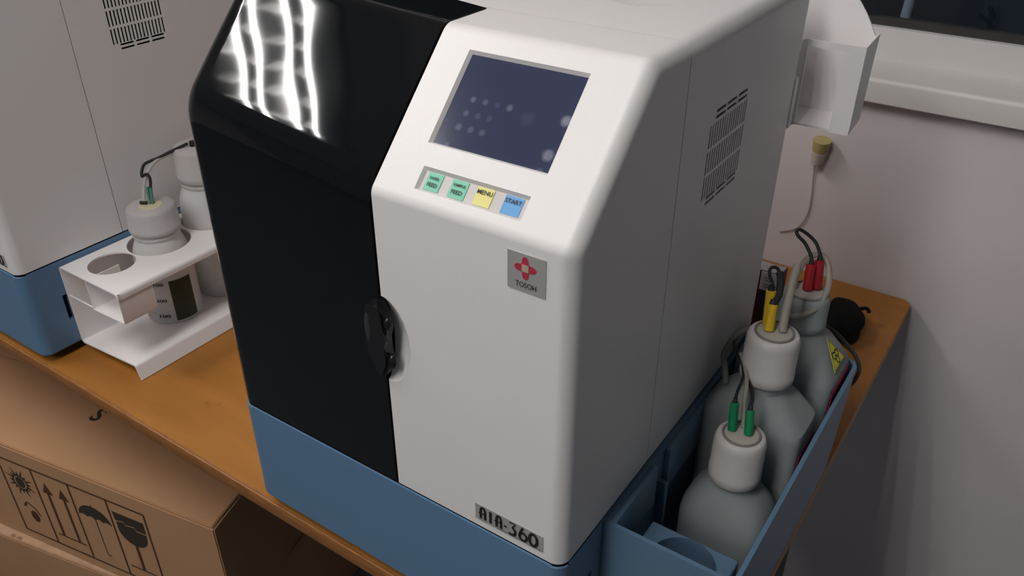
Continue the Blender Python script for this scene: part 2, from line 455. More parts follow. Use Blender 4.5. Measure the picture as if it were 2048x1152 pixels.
# base
bm = bmesh.new(); prism(bm, rounded_plan(-W-.0008, .0006, -.0014, D, .0222, .0132), 'z', Z0, ZB-.0022)
es = [e for e in bm.edges if all(abs(v.co.z-(ZB-.0022)) < 1e-6 for v in e.verts)]
bmesh.ops.bevel(bm, geom=es, offset=.0018, segments=3, affect='EDGES')
es = [e for e in bm.edges if all(abs(v.co.z-Z0) < 1e-6 for v in e.verts)]
bmesh.ops.bevel(bm, geom=es, offset=.004, segments=3, affect='EDGES')
base = obj('base', bm, M['blue'], an)
bm = bmesh.new(); box(bm, -.006, .01, .0455, .0525, .0535, .0925); boolean(base, bm.copy() if False else bm)
bm = bmesh.new(); box(bm, -.0055, -.004, .0458, .0522, .0538, .0922); obj('slot_back', bm, M['dark'], base)
for fx in (-W+.05, -.05):
    for fyy in (.045, D-.045):
        bm = bmesh.new(); lathe(bm, [(.022, 0), (.022, Z0+.001)], (fx, fyy, 0), 20); obj('foot', bm, M['rubber'], an)
# plinth between base and covers: the dark joint line
bm = bmesh.new(); prism(bm, rounded_plan(-W+.0005, -.0004, .0004, D-.004, .0210, .0122), 'z', ZB-.006, ZB+.0006)
obj('joint_gasket', bm, M['dark'], an)

# white front cover: outline inset step by step towards the rounded right edge
def cover_outline(d):
    n_ = Vector((-SD.z, SD.y)); k = Z1-d*(1-n_.y*0)      # slope line moved inwards by d
    # intersection of y = d with the moved slope, and of the moved slope with z = H-d
    p0 = Vector((0, Z1))-n_*d; t_ = Vector((SD.y, SD.z))
    za = p0.y+(d-p0.x)/t_.x*t_.y; yb = p0.x+(H-d-p0.y)/t_.y*t_.x
    return fillet([(d, ZB), (YS-.0006, ZB), (YS-.0006, H-d), (yb, H-d), (d, za)], [0, 0, 0, .014, .012], 6)
bm = bmesh.new(); RR = .0125; rings = []
colx = [(XS+.0010, .0008), (XS+.0018, 0)]+[(-RR+RR*math.sin(PI/2*k/9), RR*(1-math.cos(PI/2*k/9))) for k in range(0, 10)]
for x, d_ in colx: rings.append([bm.verts.new((x, p[0], p[1])) for p in cover_outline(d_)])
n = len(rings[0]); bm.faces.new(rings[0]); bm.faces.new(rings[-1][::-1])
for a, b in zip(rings, rings[1:]):
    for i in range(n): bm.faces.new((a[i], b[i], b[(i+1) % n], a[(i+1) % n]))
cov = obj('front_cover', bm, M['white'], an)
bm = bmesh.new(); slope_box(bm, SCX0, SCX1, SCV0, SCV1, -.0040, .003, .0048); boolean(cov, bm)
BX0, BX1, BV0, BV1 = -.1426, -.0474, .0678*SLL, .2160*SLL
bm = bmesh.new(); slope_box(bm, BX0, BX1, BV0, BV1, -.0040, .002, .0036); boolean(cov, bm)
bm = bmesh.new(); sphere(bm, (XS+.001, -.003, .3065), 1, 40, (.0285, .016, .0435)); boolean(cov, bm)

# screen
bm = bmesh.new(); slope_box(bm, SCX0+.0019, SCX1-.0019, SCV0+.0028, SCV1-.0028, -.0041, -.0035)
bd = obj('display_border', bm, M['frame_black'], an)
me_fn = plane_fn((0, 0, 0), (1, 0, 0), (0, 1, 0))
bm = bmesh.new(); box(bm, .0042, SCR_W-.0030, .0032, SCR_H-.0038, -.0006, .0)
bmesh.ops.recalc_face_normals(bm, faces=bm.faces)
me = bpy.data.meshes.new('display'); bm.to_mesh(me); bm.free(); me.materials.append(M['display'])
ds = bpy.data.objects.new('display', me); COL.objects.link(ds); ds.parent = an
ds.matrix_local = Matrix.Translation(slope(SCX0, SCV0, -.0030)-an.location) @ Matrix((Vector((1, 0, 0)), SD, SN)).transposed().to_4x4()
ds['label'] = 'dark blue screen with finger marks'

# key panel
PU0, PU1, PV0, PV1 = BX0+.0034, BX1-.0028, BV0+.0026, BV1-.0034
bm = bmesh.new(); slope_box(bm, BX0+.0016, BX1-.0016, BV0+.0016, BV1-.0016, -.0042, -.0036)
kb = obj('key_surround', bm, M['frame_black'], an)
bm = bmesh.new(); slope_box(bm, PU0, PU1, PV0, PV1, -.0036, -.0028)
kp = obj('key_panel', bm, M['button_grey'], an)
kf = plane_fn(slope(PU0, PV0, -.0028), (1, 0, 0), SD); PW, PH = PU1-PU0, PV1-PV0
for (s0, s1, mm, words) in ((.035, .185, 'green_key', (('PAPER', .62, .16, .62), ('FEED', .22, .22, .66))),
                            (.280, .440, 'green_key', (('SAMPLE', .64, .16, .72), ('FEED', .22, .22, .66))),
                            (.530, .690, 'yellow_key', (('MENU', .62, .24, .90),)),
                            (.795, .965, 'blue_key', (('START', .60, .24, .90),))):
    bm = bmesh.new(); flat(bm, kf, [(s0*PW, .06*PH), (s1*PW, .06*PH), (s1*PW, .97*PH), (s0*PW, .97*PH)], .0006, .0006)
    k = obj('key', bm, M[mm], an); k['label'] = {'green_key': 'green key', 'yellow_key': 'yellow key', 'blue_key': 'blue key'}[mm]
    kk = plane_fn(kf(s0*PW, .06*PH, .0006), (1, 0, 0), SD); kw, kh = (s1-s0)*PW, .91*PH
    for (t_, v0, hh, ww) in words:
        text('lettering', t_, kk, kw*(1-ww)/2, v0*kh, kw*ww, hh*kh, M['black_print'], k, .012)

# logo plate
LX0, LX1, LZ0, LZ1 = -.0539, -.0226, .4013, .4311
bm = bmesh.new(); box(bm, LX0, LX1, -.0006, .0002, LZ0, LZ1); lp = obj('logo_plate', bm, M['silver'], an)
lf = plane_fn((LX0, -.0006, LZ0), (1, 0, 0), (0, 0, 1)); lw, lh = LX1-LX0, LZ1-LZ0
cx, cy_, rr = .475*lw, .635*lh, .30*lh
pts = []
for k in range(72):
    t = 2*PI*k/72; r = rr*(.745+.255*math.cos(4*(t-.02))); pts.append((cx+r*math.cos(t), cy_+r*math.sin(t)))
bm = bmesh.new()
hs = rr*.31; sq = [(cx-hs, cy_-hs), (cx+hs, cy_-hs), (cx+hs, cy_+hs), (cx-hs, cy_+hs)]
flat(bm, lf, pts, .0003); obj('emblem', bm, M['red_print'], lp)
bm = bmesh.new(); flat(bm, lf, sq, .0005); obj('emblem_square', bm, M['beige_print'], lp)
text('lettering', 'TOSOH', lf,   .225*lw, .125*lh, .54*lw, .145*lh, M['black_print'], lp, .0)
# model plate with stroke lettering
MX0, MX1, MZ0, MZ1 = -.0885, -.0191, .1525, .1708
bm = bmesh.new(); box(bm, MX0, MX1, -.0006, .0002, MZ0, MZ1); mp = obj('model_plate', bm, M['silver'], an)
mf0 = plane_fn((MX0, -.0006, MZ0), (1, 0, 0), (0, 0, 1)); mw, mh = MX1-MX0, MZ1-MZ0
def arc(cx, cy, rx, ry, a0, a1, n=12): return [(cx+rx*math.cos(math.radians(a0+(a1-a0)*k/n)), cy+ry*math.sin(math.radians(a0+(a1-a0)*k/n))) for k in range(n+1)]
bm = bmesh.new()
def S(pts, w=.0017): ribbon(bm, mf0, [(x*mw, (.53+(y-.5)*1.22)*mh) for x, y in pts], w*1.2, .0004)
def letterA(x):
    S([(x+.022, .20), (x+.022, .60)]+arc(x+.055, .60, .033, .20, 180, 0)+[(x+.088, .60), (x+.088, .20)], .0021)
    S([(x-.012, .48), (x+.095, .48)], .0014)
letterA(.065); S([(.235, .20), (.235, .80)], .0022); letterA(.305)
S([(.440, .46), (.480, .46)], .0018)
S([(.520, .80), (.605, .80), (.560, .56)], .0016); S(arc(.555, .38, .050, .19, 85, -140), .0022)
S([(.715, .84), (.685, .62), (.665, .42)], .0018); S(arc(.720, .38, .052, .19, 0, 360, 20), .0022)
S(arc(.865, .49, .055, .30, 0, 360, 24), .0024)
obj('lettering', bm, M['black_print'], mp, smooth=None)
bm = bmesh.new(); ribbon(bm, mf0, [(.33*mw, .105*mh), (.97*mw, .105*mh)], .0004, .0004); obj('underline', bm, M['black_print'], mp, smooth=None)

# rear body with vents
bm = bmesh.new(); prism(bm, fillet([(-W, ZB), (0, ZB), (0, H), (-W, H)], [0, 0, .0140, .0140], 10), 'y', YS+.0006, D)
es = [e for e in bm.edges if all(q.co.y > D-.0001 for q in e.verts)]
bmesh.ops.bevel(bm, geom=es, offset=.004, segments=3, affect='EDGES')
body = obj('rear_body', bm, M['white'], an)
# cavity behind the right-hand grille
VY0, VY1, VZ0, VZ1 = .2092, .2901, .3974, .4654
# the measured grille outline is the vertical-slot block
bm = bmesh.new(); box(bm, -.03, -.0016, VY0-.012, VY1+.012, VZ0-.022, VZ1+.022); boolean(body, bm)
bm = bmesh.new()
ncol = 16; pitch = (VY1-VY0)/(ncol-.45); rowp = (VZ1-VZ0+.0015)/3
for r_ in range(3):
    for c_ in range(ncol):
        y = VY0+c_*pitch; box(bm, -.004, .002, y, y+pitch*.55, VZ0+r_*rowp, VZ0+(r_+1)*rowp-.0032)
hp = (VY1-VY0-1.9*pitch)/3
for s, zz in ((-1, VZ0-.0032), (1, VZ1+.0012)):
    for j in range(2):
        z = zz+s*j*.0052 - (0 if s > 0 else .0)
        for q in range(3):
            y = VY0+1.95*pitch+q*hp; box(bm, -.004, .002, y, y+hp*.86, z, z+.0027)
boolean(body, bm)
bm = bmesh.new(); box(bm, -.028, -.0085, VY0-.0105, VY1+.0105, VZ0-.020, VZ1+.020); obj('grille_backing', bm, M['dark'], body)
# shallow finger hollow on the lid of the rear body
bm = bmesh.new(); sphere(bm, (-.090, .262, H+.0025), 1, 32, (.040, .040, .0052)); boolean(body, bm)

# glossy black door: one shell, its upper slope swelling towards the rounded left edge
def resample_n(pts, n_):
    L_ = [0]
    for a, b in zip(pts, pts[1:]): L_.append(L_[-1]+math.hypot(b[0]-a[0], b[1]-a[1]))
    out = []; k = 0
    for i in range(n_+1):
        t = L_[-1]*i/n_
        while k < len(pts)-2 and L_[k+1] < t: k += 1
        f = (t-L_[k])/max(1e-9, L_[k+1]-L_[k]); out.append((pts[k][0]+(pts[k+1][0]-pts[k][0])*f, pts[k][1]+(pts[k+1][1]-pts[k][1])*f))
    return out
def door_outline(d, off):
    """front wall y = d, slope line moved outwards by off-d, top z = H+off-d; open polyline bottom -> back seam"""
    n_ = Vector((-SD.z, SD.y)); t_ = Vector((SD.y, SD.z)); p0 = Vector((0, Z1))+n_*(off-d); zt = H+(off-d)*.9
    za = p0.y+(d-p0.x)/t_.x*t_.y; yb = p0.x+(zt-p0.y)/t_.y*t_.x
    p = fillet([(YS-.0006, ZB+.001), (d, ZB+.001), (d, za), (yb, zt), (YS-.0006, zt)], [0, 0, .045, .022, 0], 16)
    p = p[1:]
    b1_, b2_ = p[1:18], p[18:35]
    return resample_n([p[0], b1_[0]], 12)[:-1]+b1_+resample_n([b1_[-1], b2_[0]], 18)[1:-1]+b2_+resample_n([b2_[-1], p[-1]], 5)[1:]
RL = .021; BULGE = .0205
xr = XS-.0010; nx = 40
cols = [(xr, 0)]+[(xr+(-W+RL-xr)*k/nx, 0) for k in range(1, nx+1)]+[(-W+RL-RL*math.sin(PI/2*k/12), RL*(1-math.cos(PI/2*k/12))) for k in range(1, 13)]
bm = bmesh.new(); grid = []
inner = door_outline(.010, 0)
grid.append([bm.verts.new((xr, y, z)) for y, z in inner]); NP = len(inner)
for x, dr in cols:
    u = (xr-x)/(W+xr)
    pr_ = door_outline(dr, BULGE*u); colv = []
    for i, (y, z) in enumerate(pr_):
        if z > Z1+.01 and y < YS-.03:
            w_ = .00006*math.sin(x*92+z*30+1.0)*math.sin((y+z)*46+x*20)*min(1, (z-Z1-.01)/.02)*min(1, (YS-.03-y)/.02)
            y -= w_*SD.z; z += w_*SD.y
        colv.append(bm.verts.new((x, y, z)))
    grid.append(colv)
grid.append([bm.verts.new((-W, YS-.0006, max(ZB+.001, min(v_.co.z, H-.004)))) for v_ in grid[-1]])
for a, b in zip(grid, grid[1:]):
    for i in range(NP-1): bm.faces.new((a[i], a[i+1], b[i+1], b[i]))
bmesh.ops.remove_doubles(bm, verts=bm.verts, dist=1e-6)
door = obj('black_door', bm, M['black_gloss'], an, smooth=math.radians(45))
# dark bulkhead behind the door so that the shell is closed
bm = bmesh.new(); prism(bm, [(.03, ZB+.002), (YS-.002, ZB+.002), (YS-.002, H-.02), (Y2+.02, H-.02), (.03, Z1-.012)], 'x', -W+.012, xr-.001)
obj('bulkhead', bm, M['black_mid'], an)
# door handle
hx = XS
bm = bmesh.new()
hp_ = [(-.0135, .0300), (-.006, .0372), (.0005, .0385), (.004, .033), (.0085, .026), (.0088, .012), (.0060, .004), (.0060, -.006), (.0072, -.016), (.0085, -.0235), (.004, -.033), (-.001, -.0385), (-.006, -.033), (-.0110, -.018), (-.0135, -.002), (-.0145, .015)]
prism(bm, [(hx+a, .3065+b) for a, b in hp_], 'y', -.0072, .004)
bmesh.ops.bevel(bm, geom=[e for e in bm.edges if all(v.co.y < -.007 for v in e.verts)], offset=.0028, segments=4, affect='EDGES')
hd = obj('handle', bm, M['black_mid'], an)
bm = bmesh.new(); sphere(bm, (hx+.0088, -.0022, .3265), 1, 16, (.0042, .0042, .0060)); obj('pivot', bm, M['black_mid'], hd)
bm = bmesh.new(); sphere(bm, (hx+.0096, -.0016, .2880), 1, 16, (.0050, .0042, .0075)); obj('pivot', bm, M['black_mid'], hd)
bm = bmesh.new(); sphere(bm, (hx-.0095, -.0072, .3185), 1, 16, (.0030, .0012, .0145)); obj('grip_facet', bm, mat('handle_facet', (.03, .03, .03), .3), hd)

def dup(r, loc, label):
    c = r.copy(); COL.objects.link(c); c.location = loc; c['label'] = label
    for ch in list(r.children):
        d = ch.copy(); COL.objects.link(d); d.parent = c
        for g in list(ch.children):
            e = g.copy(); COL.objects.link(e); e.parent = d
    return c
PX, PY = -.8304, .0030
an2 = dup(an, (an.location.x+PX, an.location.y+PY, 0), 'white bench analyzer at far left, mostly cut off by the picture edge')

# ------------------------------------------------------------------ blue bottle tray
tx0, tx1, ty0, ty1, tz1 = .0008, .1245, .0685, .4400, .1405
tr = root('bottle_tray', (.062, .25, 0), 'blue open plastic tray holding three sensor bottles, hooked on the right side of the analyzer', 'tray')
def tapered(bm, ins, z0, z1, rf=.006, rb=.016):
    sec = []
    for z in (z0, z1):
        k = (1-z/tz1)
        x1 = tx1-ins-.0022*k; yb = ty1-ins-.020*k
        sec.append([bm.verts.new((x, y, z)) for x, y in fillet([(tx0+ins, ty0+ins), (x1, ty0+ins), (x1, yb), (tx0+ins, yb)], [.001, rf, rb, .001], 6)])
    a, b = sec; n = len(a); bm.faces.new(a[::-1]); bm.faces.new(b)
    for i in range(n): bm.faces.new((a[i], a[(i+1) % n], b[(i+1) % n], b[i]))
bm = bmesh.new(); tapered(bm, 0, .0005, tz1)
es = [e for e in bm.edges if all(abs(v.co.z-tz1) < 1e-6 for v in e.verts)]
bmesh.ops.bevel(bm, geom=es, offset=.0009, segments=2, affect='EDGES')
shell = obj('shell', bm, M['tray_blue'], tr)
bm = bmesh.new(); tapered(bm, .0042, .005, tz1+.01, .004, .013); boolean(shell, bm)
for (y0, y1) in ((ty0+.0035, .159), (.186, .300)):
    bm = bbox(tx0+.004, .0112, y0, y1, .09, tz1-.0006, .0008, 2); obj('ledge', bm, M['tray_blue'], tr)
bm = bbox(tx0+.004, .0150, .176, .181, .006, .105, .0006); obj('rib', bm, M['tray_blue'], tr)
bm = bbox(.0228, .1088, ty0+.0050, .1308, .0052, .100, .0022, 3)
cup = obj('cup_holder', bm, M['tray_blue'], tr)
bm = bmesh.new(); lathe(bm, [(.0302, .04), (.0302, .12)], (.0672, .0990, 0), 48); boolean(cup, bm)

# ------------------------------------------------------------------ sensor bottles in the tray
def cap_part(par, c, z0, z1, r, m, ribs=40):
    bm = bmesh.new(); h = z1-z0; seg = ribs*2; rings = []
    for rr_, z, rib in ((r*.93, z0, 0), (r, z0+.003, 0), (r, z0+h*.22, 0), (r*.965, z0+h*.24, 1), (r*.955, z0+h*.86, 1), (r*.90, z1-.0015, 0), (r*.84, z1, 0)):
        rings.append([bm.verts.new((c[0]+(rr_+(.0005 if rib and k % 2 else 0))*math.cos(2*PI*k/seg), c[1]+(rr_+(.0005 if rib and k % 2 else 0))*math.sin(2*PI*k/seg), z)) for k in range(seg)])
    for a, b in zip(rings, rings[1:]):
        for k in range(seg): bm.faces.new((a[k], a[(k+1) % seg], b[(k+1) % seg], b[k]))
    bm.faces.new(rings[0][::-1]); bm.faces.new(rings[-1])
    return obj('cap', bm, m, par, smooth=math.radians(60))
def disc_part(cap, c, z, r):
    bm = bmesh.new(); lathe(bm, [(r*.93, -.001), (r*.93, .0012), (r*.86, .0016)], (c[0], c[1], z), 36); obj('disc', bm, M['disc'], cap)
    bm = bmesh.new(); N = 40; R1 = r; r2 = r*.075; g = []
    for i in range(N):
        a = 2*PI*i/N; g.append([bm.verts.new((c[0]+(R1+r2*math.cos(b))*math.cos(a), c[1]+(R1+r2*math.cos(b))*math.sin(a), z+.0008+r2*math.sin(b))) for b in [2*PI*j/8 for j in range(8)]])
    for i in range(N):
        for j in range(8): bm.faces.new((g[i][j], g[(i+1) % N][j], g[(i+1) % N][(j+1) % 8], g[i][(j+1) % 8]))
    obj('clip_ring', bm, M['ring'], cap)
ZF = .0055
b1 = (.066, .222); b2 = (.0605, .294); b3 = (.0625, .387)
# front bottle
t = root('sensor_bottle', (*b1, ZF), 'small frosted bottle with two green plugs on its cap, nearest in the blue tray', 'bottle')
bm = bmesh.new(); loft(bm, [(0, .082, .066, 4), (.004, .088, .072, 4), (.055, .089, .073, 4), (.066, .086, .071, 3.6), (.078, .076, .066, 3), (.089, .060, .056, 2.4), (.096, .046, .046, 2), (.1005, .043, .043, 2), (.108, .043, .043, 2)], (*b1, ZF))
obj('body', bm, M['hdpe'], t)
bm = bmesh.new(); loft(bm, [(.002, .083, .068, 4), (.050, .085, .069, 4), (.0505, .084, .068, 4)], (*b1, ZF)); obj('liquid', bm, mat('pale_liquid', (.52, .58, .57), .3, .3, trans=.3, ior=1.1), t)
c = cap_part(t, b1, .108, .162, .0258, M['cap']); disc_part(c, b1, .162, .0175)
# middle bottle
t = root('sensor_bottle', (*b2, ZF), 'frosted square bottle with yellow plugs on its cap, middle one in the blue tray', 'bottle')
bm = bmesh.new(); loft(bm, [(0, .098, .060, 7), (.005, .104, .066, 7), (.132, .105, .067, 7), (.139, .103, .066, 6.5), (.160, .066, .054, 4), (.166, .052, .050, 2.2), (.170, .046, .046, 2), (.182, .046, .046, 2)], (*b2, ZF))
obj('body', bm, M['hdpe'], t)
bm = bmesh.new(); box(bm, b2[0]+.0523, b2[0]+.0532, b2[1]-.024, b2[1]+.026, .055, .118); o = obj('side_label', bm, M['pink'], t); o['label'] = 'dark pink side label'
c = cap_part(t, b2, .184, .238, .0268, M['cap']); disc_part(c, b2, .238, .0182)
# rear bottle
t = root('sensor_bottle', (*b3, ZF), 'large frosted waste bottle with biohazard sticker and red plugs, rearmost in the blue tray', 'bottle')
bm = bmesh.new(); loft(bm, [(0, .100, .080, 6), (.005, .107, .087, 6), (.145, .108, .088, 6), (.153, .105, .086, 5), (.178, .070, .066, 3), (.186, .052, .052, 2.2), (.190, .047, .047, 2), (.200, .047, .047, 2)], (*b3, ZF))
obj('body', bm, M['hdpe'], t)
c = cap_part(t, b3, .198, .238, .0262, M['hdpe'], 30); disc_part(c, b3, .238, .0188)
bm = bmesh.new(); box(bm, b3[0]+.0538, b3[0]+.0547, b3[1]-.033, b3[1]+.028, .070, .150); o = obj('side_label', bm, M['pink'], t); o['label'] = 'dark pink side label'
# biohazard sticker lying on the sloping shoulder
Pa, Pb, Pc = Vector((.0911, .3855, .1891)), Vector((.1108, .4006, .1643)), Vector((.1105, .3653, .1640))

STK = (Pa, Pb, Pc)
nrm_s = (Pb-Pa).cross(Pc-Pa).normalized()
if nrm_s.z < 0: nrm_s = -nrm_s
cen = (Pa+Pb+Pc)/3
def tri(bm, k, h):
    vs = [bm.verts.new(cen+(p-cen)*k+nrm_s*h) for p in STK]; ws = [bm.verts.new(cen+(p-cen)*k+nrm_s*(h-.0005)) for p in STK]
    bm.faces.new(vs); bm.faces.new(ws[::-1])
    for i in range(3): bm.faces.new((vs[i], vs[(i+1) % 3], ws[(i+1) % 3], ws[i]))
bm = bmesh.new(); tri(bm, 1.0, .0030); st = obj('hazard_sticker', bm, M['hazard'], t); st['label'] = 'yellow triangular biohazard sticker'
bm = bmesh.new()
ax = (((Pa-cen)+(Pb-cen))*0.5).normalized(); ax = (Pb-Pc).normalized(); ay = nrm_s.cross(ax).normalized()
sf = lambda u, v, h=0: cen+ax*u+ay*v+nrm_s*(h+.0032)
es_ = [(STK[i]-cen)*.90 for i in range(3)]
e2 = [(e.dot(ax), e.dot(ay)) for e in es_]
ribbon(bm, sf, e2, .0012, .0002, closed=True)
for k in range(3):
    a = 2*PI*k/3+.5
    ribbon(bm, sf, arc(.0042*math.cos(a), .0042*math.sin(a), .0036, .0036, math.degrees(a)-140, math.degrees(a)+140, 12), .0014, .0003)
    ribbon(bm, sf, [(0, 0), (.0024*math.cos(a), .0024*math.sin(a))], .0016, .0003)
obj('biohazard_symbol', bm, M['black_print'], st, smooth=None)

# ------------------------------------------------------------------ plugs with their leads
def lead(name, base, label, plugs, cables, m, r=.0042, cr=.0016, group='plug leads on the tray bottles'):
    t = root(name, base, label, 'cable')
    for a, b in plugs:
        bm = bmesh.new(); rod(bm, b, a, r*1.02, r, 16, .0007); p = obj('plug', bm, m, t)
        d = (Vector(a)-Vector(b)).normalized()
        bm = bmesh.new(); rod(bm, a, Vector(a)+d*.005, cr*1.7, cr*1.2, 10); obj('strain_relief', bm, M['rubber'], p)
    for c in cables:
        cr_, c = c if isinstance(c, tuple) else (cr, c)
        bm = bmesh.new(); tube(bm, c, cr_, 10); obj('cable', bm, M['rubber'], t)
    return t
off = lambda pts, dx, dy, dz=0: [(x+dx, y+dy, z+dz) for x, y, z in pts]
z1c = .1636
lead('sensor_lead', (b1[0], b1[1], z1c), 'pair of green plugs with black leads on the front bottle cap',
     [((.0525, .2290, .1905), (.0565, .2205, z1c)), ((.0672, .2330, .1850), (.0722, .2225, z1c))],
     [[(.0523, .2295, .193), (.0500, .2400, .1960), (.0478, .2560, .1955), (.0450, .2680, .1965), (.0388, .2790, .2000), (.0310, .2860, .2014), (.0240, .2960, .2010), (.0190, .3080, .2000), (.0150, .3250, .1960)],
      [(.0668, .2340, .188), (.0633, .2480, .1880), (.0574, .2610, .1870), (.0482, .2720, .1926), (.0397, .2810, .1985), (.0310, .2890, .2030), (.0230, .3000, .2020), (.0170, .3120, .2010), (.0140, .3300, .1950)]], M['green'])
z2c = .2396
lead('sensor_lead', (b2[0], b2[1], z2c), 'pair of yellow plugs with black lead loop on the middle bottle cap',
     [((.0520, .3010, .2640), (.0555, .2910, z2c)), ((.0462, .3080, .2745), (.0505, .3010, z2c))],
     [(.0036, [(.0520, .3015, .2650), (.0534, .3085, .2690), (.0525, .3148, .2755), (.0496, .3200, .2841), (.0470, .3219, .2890)]),
      (.0017, [(.0476, .3215, .2880), (.0440, .3222, .2920), (.0400, .3200, .2925), (.0388, .3170, .2900), (.0406, .3148, .2850), (.0446, .3130, .2800), (.0470, .3095, .2765)])],
     M['yellow'], .0050, .0021)
z3c = .2396
lead('sensor_lead', (b3[0], b3[1], z3c), 'pair of red plugs with looping black lead on the rear bottle cap',
     [((.0592, .3960, .2660), (.0628, .3870, z3c)), ((.0652, .4040, .2690), (.0700, .3950, z3c))],
     [[(.0592, .3965, .268), (.0554, .4010, .2740), (.0467, .4050, .2830), (.0384, .4060, .2885), (.0352, .4080, .2920), (.0376, .4110, .2940), (.0477, .4120, .2895), (.0562, .4120, .2830), (.0620, .4090, .2755), (.0652, .4050, .2710)]],
     M['red'], .0052, .0018)
# thicker sleeve on one strand of the red lead
# clear hoses
def hose(label, pts, r, m, name='hose', sub=6):
    bm = bmesh.new(); tube(bm, pts, r, 12, sub); o = obj(name, bm, m, loc=pts[0]); props(o, label, 'hose'); return o
hose('short clear hose standing up open-ended from the middle bottle cap', [(.0675, .2960, z2c), (.0650, .3030, .2500), (.0630, .3130, .2640), (.0605, .3260, .2810), (.0592, .3360, .2945)], .0040, M['hose'])
hose('clear hose coiled round the red plugs on the rear bottle cap', [(.0505, .3590, .2215), (.0580, .3560, .2225), (.0690, .3600, .2260), (.0790, .3720, .2320), (.0815, .3900, .2420), (.0780, .4040, .2540), (.0715, .4130, .2640), (.0640, .4160, .2690), (.0560, .4120, .2680), (.0500, .4030, .2620), (.0480, .3900, .2500), (.0500, .3820, .2410)], .0031, M['hose'])
hose('grey hose bent between the middle bottle cap and the analyzer side', [(.0330, .3250, .2130), (.0260, .3200, .2130), (.0190, .3140, .2080), (.0140, .3080, .1980), (.0120, .3020, .1860), (.0180, .2940, .1760), (.0240, .2860, .1640)], .0032, M['hose_grey'])
hose('thin clear hose running behind the green plugs to the front bottle', [(.0330, .2880, .2050), (.0440, .2740, .2000), (.0520, .2600, .1930), (.0570, .2450, .1800), (.0630, .2330, .1660), (.0640, .2300, z1c)], .0020, M['hose'])
hose('dark hose hanging round the tray corner behind the waste bottle', [(.0740, .4500, .1650), (.0890, .4530, .1580), (.1040, .4540, .1465), (.1170, .4550, .1340), (.1240, .4520, .1200), (.1225, .4470, .1070), (.1180, .4460, .0980)], .0026, M['hose_dark'])

# ------------------------------------------------------------------ white bottle rack between the analyzers
rx0, rx1, ry0, ry1, rz = -.8285, -.7000, .0555, .3300, .1350
rk = root('bottle_rack', (-.765, .19, 0), 'white folded-sheet bottle rack with round holes, between the two analyzers', 'rack')
pl = openfillet([(rx1, rz-.0085), (rx1, rz), (rx0, rz), (rx0, .012), (rx1-.004, .0215), (rx1+.0035, .0006)], .0042, 5)
bm = bmesh.new(); prism(bm, strip(pl, .0022), 'y', ry0, ry1)
rb = obj('rack_sheet', bm, M['white_plastic'], rk, smooth=math.radians(40))
holes = [(-.7770, .1015, .0308), (-.7780, .1770, .0432), (-.7780, .2680, .0432)]
for hx_, hy_, hr in holes:
    bm = bmesh.new(); lathe(bm, [(hr, .12), (hr, .15)], (hx_, hy_, 0), 48); boolean(rb, bm)
pl = openfillet([(rx1-.0012, rz-.010), (rx1-.0012, .0893), (-.7720, .0868), (-.7720, rz-.002)], .0015, 3)
bm = bmesh.new(); prism(bm, strip(pl, .0016), 'y', .0570, .1075); obj('pocket', bm, M['white_plastic'], rk, smooth=math.radians(40))
obj('tab', bbox(rx1-.0010, rx1+.0014, .0560, .0590, rz-.010, rz+.0015, .0006), M['white_plastic'], rk)
obj('shelf_lip', bbox(rx0+.001, -.7722, .0570, .0592, .0880, .0900, .0004), M['white_plastic'], rk)

def wash_bottle(c, z0, h_body, z_cap0, z_cap1, rbody, label):
    t = root('wash_bottle', (c[0], c[1], z0), label, 'bottle')
    bm = bmesh.new()
    lathe(bm, [(rbody-.003, 0), (rbody, .003), (rbody, h_body), (rbody*.97, h_body+.008), (rbody*.93, h_body+.014), (rbody*.85, h_body+.022), (.0305, h_body+.028), (.0300, h_body+.031), (.0318, h_body+.033), (.0318, h_body+.036), (.0290, h_body+.037), (.0290, z_cap0-z0+.004)], (c[0], c[1], z0), 48)
    obj('body', bm, M['hdpe_clear'], t, smooth=math.radians(45))
    cp = cap_part(t, c, z_cap0, z_cap1, .0350, M['cap_clear'], 30)
    return t, cp
w1, w2 = (-.778, .177), (-.778, .268)
RF = .0185
t, cp = wash_bottle(w1, RF, .0985, .1570, .1935, .0392, 'clear wash bottle with printed volume scale and green label, in the middle rack hole')
bm = bmesh.new(); lathe(bm, [(.016, 0), (.015, .0008), (.012, .0011)], (w1[0]+.001, w1[1], .1935), 24); obj('cap_insert', bm, mat('yellowed_seal', (.62, .56, .38), .5), cp)
def cylpatch(bm, c, r, a0, a1, z0, z1, n=14):
    A = [bm.verts.new((c[0]+r*math.cos(math.radians(a0+(a1-a0)*k/n)), c[1]+r*math.sin(math.radians(a0+(a1-a0)*k/n)), z0)) for k in range(n+1)]
    B = [bm.verts.new((v.co.x, v.co.y, z1)) for v in A]
    for k in range(n): bm.faces.new((A[k], A[k+1], B[k+1], B[k]))
bm = bmesh.new(); cylpatch(bm, w1, .0398, -32.5, 15, .0245, .0905)
o = obj('label', bm, M['green_label'], t); o['label'] = 'dark green rectangular label'
for num, zz in (('300', .0865), ('200', .0600), ('100', .0338)):
    a0, a1 = -66, -43
    fn = lambda u, v, h=0, zz=zz: Vector((w1[0]+(.0395+h)*math.cos(math.radians(-66+23*u)), w1[1]+(.0395+h)*math.sin(math.radians(-66+23*u)), zz-.0026+.0052*v))
    text('scale_number', num, fn, 0, 0, 1, 1, M['black_print'], t, .02)
bm = bmesh.new(); cylpatch(bm, w1, .0396, -96, -72, .0375, .0380); cylpatch(bm, w1, .0396, -97, -96, .0270, .0378, 2); obj('scale_mark', bm, M['black_print'], t, smooth=None)
